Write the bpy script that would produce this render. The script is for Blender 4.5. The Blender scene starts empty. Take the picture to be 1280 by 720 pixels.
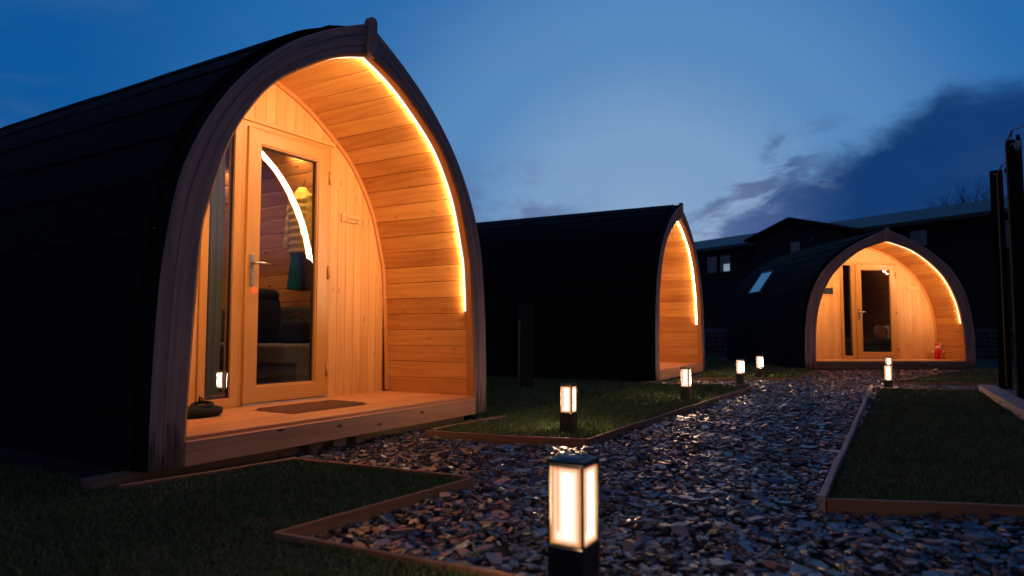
import bpy, bmesh, math, random
import numpy as np
from mathutils import Vector, Matrix
random.seed(7); rng = np.random.default_rng(11)
S = bpy.context.scene
COL = S.collection
R = math.radians

# ------------------------------------------------------------------ node helpers
class NT:
    def __init__(s, tree): s.t = tree; s.n = tree.nodes; s.l = tree.links
    def new(s, typ, **kw):
        n = s.n.new(typ)
        for k, v in kw.items(): setattr(n, k, v)
        return n
    def put(s, sock, v):
        if hasattr(v, 'is_output'): s.l.new(v, sock)
        else: sock.default_value = v
    def math(s, op, a, b=None, c=None, clamp=False):
        n = s.new('ShaderNodeMath', operation=op); n.use_clamp = clamp
        s.put(n.inputs[0], a)
        if b is not None: s.put(n.inputs[1], b)
        if c is not None: s.put(n.inputs[2], c)
        return n.outputs[0]
    def vmath(s, op, a, b=None):
        n = s.new('ShaderNodeVectorMath', operation=op); s.put(n.inputs[0], a)
        if b is not None: s.put(n.inputs[1], b)
        return n.outputs['Value'] if op in ('DOT_PRODUCT', 'LENGTH') else n.outputs[0]
    def mix(s, f, a, b, blend='MIX'):
        n = s.new('ShaderNodeMix', data_type='RGBA', blend_type=blend)
        s.put(n.inputs[0], f); s.put(n.inputs[6], a); s.put(n.inputs[7], b)
        return n.outputs[2]
    def noise(s, vec, scale, detail=3, rough=.55, dist=0):
        n = s.new('ShaderNodeTexNoise'); s.put(n.inputs['Vector'], vec)
        n.inputs['Scale'].default_value = scale; n.inputs['Detail'].default_value = detail
        n.inputs['Roughness'].default_value = rough; n.inputs['Distortion'].default_value = dist
        return n.outputs['Fac']
    def ramp(s, f, stops, interp='LINEAR'):
        n = s.new('ShaderNodeValToRGB'); s.put(n.inputs[0], f); r = n.color_ramp; r.interpolation = interp
        while len(r.elements) < len(stops): r.elements.new(.5)
        for e, (p, c) in zip(r.elements, stops):
            e.position = p; e.color = (*c, 1) if len(c) == 3 else c
        return n.outputs[0]
    def smooth(s, v, a, b, c=0., d=1.):
        n = s.new('ShaderNodeMapRange', interpolation_type='SMOOTHSTEP'); s.put(n.inputs[0], v)
        for i, x in zip((1, 2, 3, 4), (a, b, c, d)): s.put(n.inputs[i], x)
        return n.outputs[0]
    def sep(s, v):
        n = s.new('ShaderNodeSeparateXYZ'); s.put(n.inputs[0], v); return n.outputs
    def comb(s, x, y, z):
        n = s.new('ShaderNodeCombineXYZ')
        for i, v in enumerate((x, y, z)): s.put(n.inputs[i], v)
        return n.outputs[0]

def newmat(name):
    m = bpy.data.materials.new(name); m.use_nodes = True
    nt = NT(m.node_tree); b = m.node_tree.nodes['Principled BSDF']
    return m, nt, b
def bump(nt, b, h, strength, dist=.01):
    n = nt.new('ShaderNodeBump'); n.inputs['Strength'].default_value = strength; n.inputs['Distance'].default_value = dist
    nt.put(n.inputs['Height'], h); nt.l.new(n.outputs[0], b.inputs['Normal'])
def attr(nt, name):
    return nt.new('ShaderNodeAttribute', attribute_name=name).outputs['Fac']

def wood(name, light, dark, contrast=1., tonevar=.35, rough=.55, knots=.5, stain=None, ring=1., weather=None):
    """boards: u of the UV map runs along the grain in metres; tone and seed differ from board to board"""
    m, nt, b = newmat(name)
    uv = nt.new('ShaderNodeUVMap', uv_map='UVMap').outputs[0]
    X = nt.sep(uv); u, v = X[0], X[1]
    tone = attr(nt, 'tone'); seed = nt.math('MULTIPLY', attr(nt, 'seed'), 53.)
    low = nt.noise(nt.comb(nt.math('MULTIPLY', u, .75), nt.math('MULTIPLY', v, 6.), seed), 1., 2)
    vv = nt.math('ADD', nt.math('MULTIPLY', v, 38.), nt.math('MULTIPLY', low, 13.))
    rings = nt.math('ABSOLUTE', nt.math('SINE', nt.math('ADD', vv, seed)))
    rings = nt.math('POWER', rings, 3.)
    fine = nt.noise(nt.comb(nt.math('MULTIPLY', u, 5.), nt.math('MULTIPLY', v, 260.), seed), 1., 3, .65)
    patch = nt.noise(nt.comb(nt.math('MULTIPLY', u, .9), nt.math('MULTIPLY', v, 4.), nt.math('ADD', seed, 9.)), 1.3, 3)
    f = nt.math('MULTIPLY', rings, .30 * ring)
    f = nt.math('ADD', f, nt.math('MULTIPLY', nt.math('SUBTRACT', fine, .5), .75))
    f = nt.math('ADD', f, nt.math('MULTIPLY', nt.math('SUBTRACT', patch, .5), .8))
    f = nt.math('MULTIPLY', f, contrast)
    f = nt.math('ADD', f, nt.math('MULTIPLY', tone, tonevar))
    col = nt.mix(nt.math('ADD', f, .12, clamp=True), (*light, 1), (*dark, 1))
    if knots:
        vo = nt.new('ShaderNodeTexVoronoi', voronoi_dimensions='2D'); vo.inputs['Scale'].default_value = 1.
        nt.put(vo.inputs['Vector'], nt.comb(nt.math('ADD', nt.math('MULTIPLY', u, 2.2), seed), nt.math('ADD', nt.math('MULTIPLY', v, 6.5), nt.math('MULTIPLY', seed, .37)), 0.))
        k = nt.smooth(vo.outputs['Distance'], .03, .085, 1., 0.)
        k = nt.math('MULTIPLY', nt.math('MULTIPLY', k, min(1., knots)), nt.smooth(nt.sep(vo.outputs['Color'])[0], .66 - .25 * knots, .74 - .25 * knots))
        col = nt.mix(k, col, (dark[0] * .25, dark[1] * .2, dark[2] * .2, 1))
    if weather:
        w = nt.noise(nt.comb(nt.math('MULTIPLY', u, 1.2), nt.math('MULTIPLY', v, 22.), seed), 1., 4, .6)
        col = nt.mix(nt.smooth(w, .4, .68, 0., .75), col, (*weather, 1))
    if stain:   # dark damp stain that rises from the foot of the board
        g = nt.new('ShaderNodeTexCoord').outputs['Object']; G = nt.sep(g)
        sn = nt.noise(nt.comb(nt.math('MULTIPLY', G[0], 40.), nt.math('MULTIPLY', G[1], 40.), nt.math('MULTIPLY', G[2], 2.5)), 1., 3)
        hgt = nt.math('ADD', G[2], nt.math('MULTIPLY', nt.math('SUBTRACT', sn, .5), -.75))
        col = nt.mix(nt.smooth(hgt, .02, .20, .85, 0.), col, (*stain, 1))
    nt.l.new(col, b.inputs['Base Color'])
    nt.put(b.inputs['Roughness'], nt.math('ADD', nt.math('MULTIPLY', fine, .25), rough - .12))
    bump(nt, b, nt.math('SUBTRACT', nt.math('MULTIPLY', fine, .6), nt.math('MULTIPLY', rings, .3)), .25, .003)
    return m

def plain(name, col, rough=.5, metal=0., var=.25, scale=30., bmp=.0, spec=.5):
    m, nt, b = newmat(name)
    co = nt.new('ShaderNodeTexCoord').outputs['Object']
    n = nt.noise(co, scale, 4)
    c2 = tuple(min(1, x * (1 + var)) for x in col); c1 = tuple(x * (1 - var) for x in col)
    nt.l.new(nt.mix(n, (*c1, 1), (*c2, 1)), b.inputs['Base Color'])
    nt.put(b.inputs['Roughness'], nt.math('ADD', nt.math('MULTIPLY', n, .2), rough - .1))
    b.inputs['Metallic'].default_value = metal
    b.inputs['Specular IOR Level'].default_value = spec
    if bmp: bump(nt, b, n, bmp, .01)
    return m

def fabric(name, col, scale=420., var=.35):
    m, nt, b = newmat(name)
    co = nt.new('ShaderNodeTexCoord').outputs['Object']
    w = nt.noise(co, scale, 2, .7); big = nt.noise(co, 5., 3)
    f = nt.math('ADD', nt.math('MULTIPLY', w, .7), nt.math('MULTIPLY', big, .3))
    nt.l.new(nt.mix(f, (*(x * (1 - var) for x in col), 1), (*(min(1, x * (1 + var)) for x in col), 1)), b.inputs['Base Color'])
    b.inputs['Roughness'].default_value = .92; b.inputs['Specular IOR Level'].default_value = .15
    b.inputs['Sheen Weight'].default_value = .05
    bump(nt, b, w, .4, .002)
    return m

M = {}
M['lining'] = wood('larch_lining', (.62, .29, .075), (.34, .115, .022), .85, .55, .5, .35)
M['endboard'] = wood('larch_end_boards', (.60, .285, .09), (.39, .14, .034), .75, .22, .5, .55)
M['trim'] = wood('larch_trim', (.50, .19, .05), (.30, .09, .02), .7, .2, .5, .0)
M['oak'] = wood('golden_oak_frame', (.47, .205, .045), (.28, .10, .018), .75, .05, .36, .0, ring=.6)
M['deck'] = wood('deck_boards', (.58, .24, .085), (.34, .115, .034), .8, .25, .5, .6)
M['deckface'] = wood('deck_face_board', (.70, .31, .145), (.40, .15, .06), .85, .15, .6, 1.)
M['fascia'] = wood('weathered_larch', (.40, .245, .205), (.19, .11, .095), .8, .2, .6, .0, stain=(.035, .016, .01), weather=(.155, .125, .13))
M['bearer'] = wood('bearer_timber', (.20, .12, .07), (.09, .05, .03), 1., .3, .75, .6)
M['edging'] = wood('edging_timber', (.27, .125, .055), (.12, .05, .02), 1., .3, .7, .4)
M['edging_pale'] = wood('weathered_edging_timber', (.33, .25, .21), (.16, .11, .085), 1., .3, .7, .5)
M['pine'] = wood('pine_inside', (.62, .27, .08), (.38, .125, .03), 1., .4, .5, 1.)
M['platform'] = wood('platform_boards', (.40, .245, .18), (.2, .11, .075), 1., .3, .65, .9)
M['post'] = plain('dark_post_timber', (.0055, .0055, .006), .95, 0, .4, 25., .3, spec=.1)
M['plate'] = wood('plate_wood', (.62, .30, .10), (.42, .16, .045), .8, 0., .5, .0)
M['engrave'] = plain('engraved_letters', (.15, .05, .015), .8)
M['roof'] = plain('roof_shingle', (.0068, .0068, .0072), .93, 0, .8, 26., .8, spec=.12)
M['under'] = plain('dark_underside', (.01, .009, .009), .95)
M['black'] = plain('black_metal', (.012, .012, .013), .42, .0, .3, 90.)
M['steel'] = plain('brushed_steel', (.55, .52, .5), .28, 1., .1, 200.)
M['gasket'] = plain('black_gasket', (.008, .008, .008), .5)
M['sofa'] = fabric('grey_sofa_cloth', (.15, .125, .105))
M['sofadark'] = fabric('dark_grey_cloth', (.075, .068, .062))
M['bag'] = fabric('black_nylon', (.010, .010, .011), 250.)
M['baghandle'] = fabric('brown_webbing', (.10, .03, .015), 250.)
M['yellow'] = fabric('yellow_padded_cloth', (.55, .36, .07), 200.)
M['teal'] = fabric('teal_cloth', (.012, .12, .15), 200.)
M['navy'] = fabric('navy_cloth', (.012, .014, .03), 200.)
M['curtain'] = fabric('grey_curtain_cloth', (.17, .155, .15), 260.)
M['coir'] = fabric('coir_mat', (.095, .030, .008), 300., .8)
M['pillow'] = fabric('patterned_pillow_cloth', (.36, .19, .13), 40., .8)
M['white'] = fabric('white_cloth', (.78, .72, .66), 300., .1)
M['red'] = fabric('red_plush', (.50, .012, .012), 300.)
M['skin'] = fabric('pale_plush', (.70, .36, .22), 300., .15)
M['orange'] = plain('orange_plastic', (.85, .16, .03), .5)
M['lodge'] = plain('dark_stained_cladding', (.010, .008, .008), .85, 0, .5, 8.)
M['lodgeroof'] = plain('grey_sheet_roof', (.035, .038, .045), .6, 0, .3, 3.)
M['stone'] = plain('dry_stone', (.05, .05, .06), .85, 0, .6, 7., .6)
M['bark'] = plain('bare_bark', (.02, .017, .015), .9, 0, .4, 30.)
M['soil'] = plain('soil', (.018, .014, .010), .95, 0, .5, 14., .5)
M['leadgrey'] = plain('skylight_frame_metal', (.06, .065, .07), .5, .3, .2, 60.)

def emissive(name, col, strength):
    m = bpy.data.materials.new(name); m.use_nodes = True; nt = NT(m.node_tree)
    nt.n.remove(nt.n['Principled BSDF'])
    e = nt.new('ShaderNodeEmission'); e.inputs[0].default_value = (*col, 1); e.inputs[1].default_value = strength
    nt.l.new(e.outputs[0], nt.n['Material Output'].inputs[0]); return m
M['led'] = emissive('led_strip_light', (1., .63, .325), 520.); M['ledsoft'] = emissive('led_strip_diffuser', (1., .78, .56), 2.1)

def diffuser():
    """opal panel lit by a lamp tube behind it: bright core, dimmer amber rim and one dim streak"""
    m = bpy.data.materials.new('opal_panel'); m.use_nodes = True; nt = NT(m.node_tree)
    nt.n.remove(nt.n['Principled BSDF'])
    X = nt.sep(nt.new('ShaderNodeUVMap', uv_map='UVMap').outputs[0])      # 0..1 over each panel
    ex = nt.math('MULTIPLY', nt.math('SUBTRACT', 1., nt.math('ABSOLUTE', nt.math('SUBTRACT', nt.math('MULTIPLY', X[0], 2.), 1.))), 1.)
    ey = nt.math('SUBTRACT', 1., nt.math('ABSOLUTE', nt.math('SUBTRACT', nt.math('MULTIPLY', X[1], 2.), 1.)))
    f = nt.math('MULTIPLY', nt.smooth(ex, .02, .46), nt.smooth(ey, -.03, .16))
    st = nt.smooth(nt.math('ABSOLUTE', nt.math('SUBTRACT', X[0], .24)), .02, .06, .75, 0.)
    st = nt.math('MULTIPLY', st, nt.smooth(X[1], .12, .2))
    f = nt.math('MULTIPLY', f, nt.math('SUBTRACT', 1., st))
    col = nt.mix(f, (1., .36, .11, 1), (1., .80, .58, 1))
    core = nt.math('MULTIPLY', nt.smooth(nt.math('ABSOLUTE', nt.math('SUBTRACT', X[0], .55)), .06, .17, 1., 0.), nt.smooth(ey, .10, .35))
    col = nt.mix(core, col, (1., .62, .33, 1))
    s = nt.math('ADD', nt.math('MULTIPLY', f, .55), .72)
    s = nt.math('ADD', s, nt.math('MULTIPLY', nt.math('POWER', core, 3.), 250.))
    e = nt.new('ShaderNodeEmission'); nt.l.new(col, e.inputs[0]); nt.l.new(s, e.inputs[1])
    nt.l.new(e.outputs[0], nt.n['Material Output'].inputs[0]); return m
M['opal'] = diffuser()
M['spot'] = emissive('downlight_and_fill_lens', (1., .58, .28), 1050.); M['fillspot'] = emissive('added_fill_lens', (1., .5, .2), 330.)  # the dimmer lens is an added source that brightens the far pod inside

def glass(name, tint=(.93, .95, .95), k=1.):
    m = bpy.data.materials.new(name); m.use_nodes = True; nt = NT(m.node_tree)
    nt.n.remove(nt.n['Principled BSDF'])
    g = nt.new('ShaderNodeNewGeometry')
    c = nt.math('ABSOLUTE', nt.vmath('DOT_PRODUCT', g.outputs['Normal'], g.outputs['Incoming']))
    f = nt.math('MULTIPLY_ADD', nt.math('POWER', nt.math('SUBTRACT', 1., c), 5.), 0.95, .058 * k, clamp=True)
    t = nt.new('ShaderNodeBsdfTransparent'); t.inputs[0].default_value = (*tint, 1)
    gl = nt.new('ShaderNodeBsdfGlossy'); gl.inputs['Roughness'].default_value = .0
    x = nt.new('ShaderNodeMixShader'); nt.l.new(f, x.inputs[0]); nt.l.new(t.outputs[0], x.inputs[1]); nt.l.new(gl.outputs[0], x.inputs[2])
    nt.l.new(x.outputs[0], nt.n['Material Output'].inputs[0]); return m
M['glass'] = glass('window_glass')
def darkglass():
    m, nt, b = newmat('dark_window_glass')
    co = nt.new('ShaderNodeTexCoord').outputs['Object']
    n = nt.noise(co, 1.2, 3)
    nt.l.new(nt.mix(n, (.010, .012, .018, 1), (.03, .034, .045, 1)), b.inputs['Base Color'])
    b.inputs['Roughness'].default_value = .06; b.inputs['Specular IOR Level'].default_value = .9
    return m
M['darkglass'] = darkglass()
M['farlamp'] = emissive('far_window_light', (.45, .6, .85), .45)

def slate_mat():
    m, nt, b = newmat('slate_chips')
    tone = attr(nt, 'tone'); seed = attr(nt, 'seed')
    co = nt.new('ShaderNodeTexCoord').outputs['Object']
    n = nt.noise(co, 55., 4, .6)
    base = nt.ramp(tone, [(0., (.010, .011, .015)), (.45, (.038, .047, .066)), (.75, (.10, .112, .14)), (1., (.27, .27, .275))])
    warm = nt.mix(nt.smooth(seed, .6, .95, 0., .5), base, (.17, .095, .06, 1))
    col = nt.mix(nt.math('MULTIPLY', n, .5), warm, (.02, .02, .025, 1))
    nt.l.new(col, b.inputs['Base Color'])
    nt.put(b.inputs['Roughness'], nt.math('ADD', nt.math('MULTIPLY', n, .3), .17))
    b.inputs['Specular IOR Level'].default_value = .85
    bump(nt, b, n, .35, .004)
    return m
M['slate'] = slate_mat()

def grass_mat(name, blade):
    m, nt, b = newmat(name)
    g = nt.new('ShaderNodeNewGeometry').outputs['Position']
    patch = nt.noise(g, 1.7, 4, .6); dry = nt.noise(g, 4.5, 3)
    c = nt.mix(patch, (.040, .088, .030, 1), (.095, .145, .044, 1))
    c = nt.mix(nt.smooth(dry, .50, .70, 0., .45), c, (.12, .085, .035, 1))
    if blade:
        tone = attr(nt, 'tone')
        c = nt.mix(nt.smooth(tone, .8, 1., 0., .5), c, (.16, .13, .055, 1))
        c = nt.mix(nt.smooth(tone, .0, .4, .6, 0.), c, (.012, .03, .012, 1))
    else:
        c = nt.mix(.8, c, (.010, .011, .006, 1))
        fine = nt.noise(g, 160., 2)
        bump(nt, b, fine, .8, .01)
    nt.l.new(c, b.inputs['Base Color']); b.inputs['Roughness'].default_value = .75
    b.inputs['Specular IOR Level'].default_value = .25
    return m
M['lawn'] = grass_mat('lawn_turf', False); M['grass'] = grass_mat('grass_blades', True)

# ------------------------------------------------------------------ mesh builder
class MB:
    def __init__(s): s.v = []; s.f = []; s.m = []; s.uv = []; s.t = []; s.s = []; s.sm = []
    def face(s, pts, mat=0, uv=None, tone=.5, seed=.5, udir=None, smooth=False):
        i = len(s.v); pts = [Vector(p) for p in pts]; s.v += pts
        s.f.append(list(range(i, i + len(pts)))); s.m.append(mat); s.t.append(tone); s.s.append(seed); s.sm.append(smooth)
        if uv is None:
            n = Vector((0, 0, 0))
            for a in range(len(pts)): n += (pts[a] - pts[0]).cross(pts[(a + 1) % len(pts)] - pts[0])
            if n.length < 1e-12: n = Vector((0, 0, 1))
            n.normalize(); U = Vector(udir) if udir is not None else (pts[1] - pts[0])
            U = U - n * U.dot(n)
            if U.length < 1e-6: U = n.orthogonal()
            U.normalize(); V = n.cross(U)
            uv = [(p.dot(U), p.dot(V)) for p in pts]
        s.uv.append(uv)
    def hexa(s, p, udir, mat=0, tone=None, seed=None):
        """p: 4 corners of one end, then the matching 4 of the other"""
        tone = random.random() if tone is None else tone; seed = random.random() if seed is None else seed
        i0 = len(s.v)
        for q in ((3, 2, 1, 0), (4, 5, 6, 7), (0, 1, 5, 4), (1, 2, 6, 5), (2, 3, 7, 6), (3, 0, 4, 7)):
            j = len(s.v); s.face([p[k] for k in q], mat, None, tone, seed, udir)
            del s.v[j:]; s.f[-1] = [i0 + k for k in q]
        s.v += [Vector(k) for k in p]
    def box(s, a, b, axis=None, mat=0, tone=None, seed=None):
        (x0, y0, z0), (x1, y1, z1) = a, b
        if axis is None:
            d = (abs(x1 - x0), abs(y1 - y0), abs(z1 - z0)); axis = d.index(max(d))
        u = [(1, 0, 0), (0, 1, 0), (0, 0, 1)][axis]
        s.hexa([(x0, y0, z0), (x1, y0, z0), (x1, y1, z0), (x0, y1, z0), (x0, y0, z1), (x1, y0, z1), (x1, y1, z1), (x0, y1, z1)], u, mat, tone, seed)
    def bar(s, a, b, w, h, mat=0, up=(0, 0, 1), tone=None, seed=None):
        """rectangular bar from a to b, w across and h along up (centred)"""
        a, b, up = Vector(a), Vector(b), Vector(up); t = (b - a).normalized(); sd = t.cross(up).normalized(); up = sd.cross(t)
        c = [-sd * w / 2 - up * h / 2, sd * w / 2 - up * h / 2, sd * w / 2 + up * h / 2, -sd * w / 2 + up * h / 2]
        s.hexa([a + q for q in c] + [b + q for q in c], t, mat, tone, seed)
    def sweep(s, rings, mat=0, closed=False, caps=True, tone=.5, seed=.5, smooth=True, mats=None):
        """rings: lists of points; u runs along the sweep, v around it"""
        n = len(rings[0]); u = 0.
        ln = [0.]
        k = n if closed else n - 1
        for j in range(k): ln.append(ln[-1] + (Vector(rings[0][(j + 1) % n]) - Vector(rings[0][j])).length)
        for i in range(len(rings) - 1):
            A, B = rings[i], rings[i + 1]
            du = sum((Vector(A[j]) - Vector(B[j])).length for j in range(n)) / n
            for j in range(k):
                j2 = (j + 1) % n
                s.face([A[j], A[j2], B[j2], B[j]], mats[j] if mats else mat,
                       [(u, ln[j]), (u, ln[j + 1]), (u + du, ln[j + 1]), (u + du, ln[j])], tone, seed, smooth=smooth)
            u += du
        if caps and closed:
            s.face(list(reversed(rings[0])), mat, None, tone, seed); s.face(rings[-1], mat, None, tone, seed)
    def tube(s, pts, r, mat=0, n=8, tone=.5, caps=True):
        pts = [Vector(p) for p in pts]; rr = r if isinstance(r, (list, tuple)) else [r] * len(pts); rings = []
        prev = None
        for i, p in enumerate(pts):
            t = (pts[min(i + 1, len(pts) - 1)] - pts[max(i - 1, 0)]).normalized()
            a = t.orthogonal().normalized() if prev is None else (prev - t * prev.dot(t)).normalized()
            prev = a; b = t.cross(a)
            rings.append([p + (a * math.cos(q) + b * math.sin(q)) * rr[i] for q in [2 * math.pi * k / n for k in range(n)]])
        s.sweep(rings, mat, True, caps, tone, random.random())
    def lathe(s, c, prof, mat=0, n=20, squash=(1, 1), tone=.5):
        """prof: (radius, height) pairs turned about a vertical axis"""
        rings = [[(c[0] + r * squash[0] * math.cos(2 * math.pi * k / n), c[1] + r * squash[1] * math.sin(2 * math.pi * k / n), c[2] + h) for k in range(n)] for r, h in prof]
        s.sweep(rings, mat, True, True, tone, random.random())
    def blob(s, c, r, mat=0, n=14, lump=0., sd=0, power=2.):
        """rounded lump; power above 2 makes it boxier"""
        rs = random.Random(sd); ph = [rs.uniform(0, 6.3) for _ in range(6)]
        def P(th, la):
            def sg(x): return math.copysign(abs(x) ** (2. / power), x)
            x, y, z = sg(math.cos(la)) * sg(math.cos(th)), sg(math.cos(la)) * sg(math.sin(th)), sg(math.sin(la))
            k = 1 + lump * (math.sin(3 * th + ph[0]) * math.cos(2 * la + ph[1]) + .6 * math.sin(5 * th + 4 * la + ph[2]) + .4 * math.cos(7 * la + ph[3] + 2 * th))
            return (c[0] + r[0] * x * k, c[1] + r[1] * y * k, c[2] + r[2] * z * k)
        h = n // 2
        rings = [[P(2 * math.pi * k / n, -math.pi / 2 + math.pi * (i + .02) / (h + .04)) for k in range(n)] for i in range(h + 1)]
        s.sweep(rings, mat, True, True, .5, rs.random())
    def build(s, name, mats, parent=None, bevel=0, seg=2, weld=True):
        me = bpy.data.meshes.new(name)
        me.from_pydata([tuple(v) for v in s.v], [], s.f)
        for mm in (mats if isinstance(mats, (list, tuple)) else [mats]): me.materials.append(M[mm] if isinstance(mm, str) else mm)
        me.polygons.foreach_set('material_index', s.m); me.polygons.foreach_set('use_smooth', s.sm)
        uvl = me.uv_layers.new(name='UVMap'); flat = []
        for q in s.uv:
            for a in q: flat += [a[0], a[1]]
        uvl.data.foreach_set('uv', flat)
        for nm, d in (('tone', s.t), ('seed', s.s)):
            a = me.attributes.new(nm, 'FLOAT', 'FACE'); a.data.foreach_set('value', [float(x) for x in d])
        if weld:
            bm = bmesh.new(); bm.from_mesh(me)
            bmesh.ops.remove_doubles(bm, verts=bm.verts, dist=1e-5)
            bmesh.ops.recalc_face_normals(bm, faces=bm.faces); bm.to_mesh(me); bm.free()
        me.update()
        o = bpy.data.objects.new(name, me); COL.objects.link(o)
        if parent is not None: o.parent = parent
        if bevel:
            b = o.modifiers.new('edge', 'BEVEL'); b.width = bevel; b.segments = seg; b.limit_method = 'ANGLE'; b.angle_limit = R(35)
        return o

def tag(o, label=None, cat=None, group=None, kind=None):
    if label: o['label'] = label
    if cat: o['category'] = cat
    if group: o['group'] = group
    if kind: o['kind'] = kind
    return o
def thing(name, label, cat, loc=(0, 0, 0), rz=0., group=None):
    o = bpy.data.objects.new(name, None); COL.objects.link(o); o.empty_display_size = .2
    o.location = loc; o.rotation_euler = (0, 0, rz); return tag(o, label, cat, group)
def copy_tree(o, parent=None):
    c = o.copy(); COL.objects.link(c); c.parent = parent
    for ch in o.children: copy_tree(ch, c)
    return c

# ------------------------------------------------------------------ arch profiles
def spline(pts, n):
    """smooth curve through pts, n+1 points evenly spaced along it"""
    P = [Vector((a[0], a[1], 0)) for a in pts]; Q = []
    for i in range(len(P) - 1):
        p0 = P[i - 1] if i else P[0] * 2 - P[1]; p1, p2 = P[i], P[i + 1]
        p3 = P[i + 2] if i + 2 < len(P) else P[-1] * 2 - P[-2]
        for k in range(16):
            t = k / 16
            Q.append(.5 * ((2 * p1) + (p2 - p0) * t + (2 * p0 - 5 * p1 + 4 * p2 - p3) * t * t + (3 * p1 - p0 - 3 * p2 + p3) * t ** 3))
    Q.append(P[-1]); L = [0.]
    for a, b in zip(Q, Q[1:]): L.append(L[-1] + (b - a).length)
    out = []; j = 0
    for k in range(n + 1):
        d = L[-1] * k / n
        while j < len(L) - 2 and L[j + 1] < d: j += 1
        t = (d - L[j]) / max(1e-9, L[j + 1] - L[j]); q = Q[j].lerp(Q[j + 1], t); out.append((q.x, q.y))
    return out
def width_at(prof, z):
    """half width of an arch (list from base to apex) at height z"""
    for (x0, z0), (x1, z1) in zip(prof, prof[1:]):
        if z0 <= z <= z1: return x0 + (x1 - x0) * (z - z0) / max(1e-9, z1 - z0)
    return 0.
def height_at(prof, x):
    x = abs(x)
    for (x0, z0), (x1, z1) in zip(prof, prof[1:]):
        if x1 <= x <= x0: return z0 + (z1 - z0) * (x0 - x) / max(1e-9, x0 - x1)
    return prof[0][1] if x > prof[0][0] else prof[-1][1]
def nrm(prof, i):
    a, b = prof[max(0, i - 1)], prof[min(len(prof) - 1, i + 1)]
    dx, dz = b[0] - a[0], b[1] - a[1]; l = math.hypot(dx, dz); return (dz / l, -dx / l)     # outward for the right half

PO1 = [(1.545, 0), (1.54, .4), (1.525, .8), (1.50, 1.1), (1.43, 1.5), (1.31, 1.8), (1.16, 2.05), (.97, 2.28), (.69, 2.53), (.36, 2.74), (0, 2.92)]
PI1 = [(1.36, 0), (1.345, .47), (1.30, 1.2), (1.25, 1.44), (1.135, 1.785), (.985, 2.04), (.795, 2.255), (.475, 2.48), (.25, 2.60), (0, 2.69)]
PO3 = [(1.80, 0), (1.795, .4), (1.77, .87), (1.68, 1.4), (1.49, 1.82), (1.24, 2.14), (.85, 2.45), (.41, 2.685), (0, 2.86)]
PI3 = [(1.59, 0), (1.585, .4), (1.555, .92), (1.455, 1.38), (1.245, 1.82), (.965, 2.13), (.59, 2.405), (.24, 2.545), (0, 2.62)]

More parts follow.
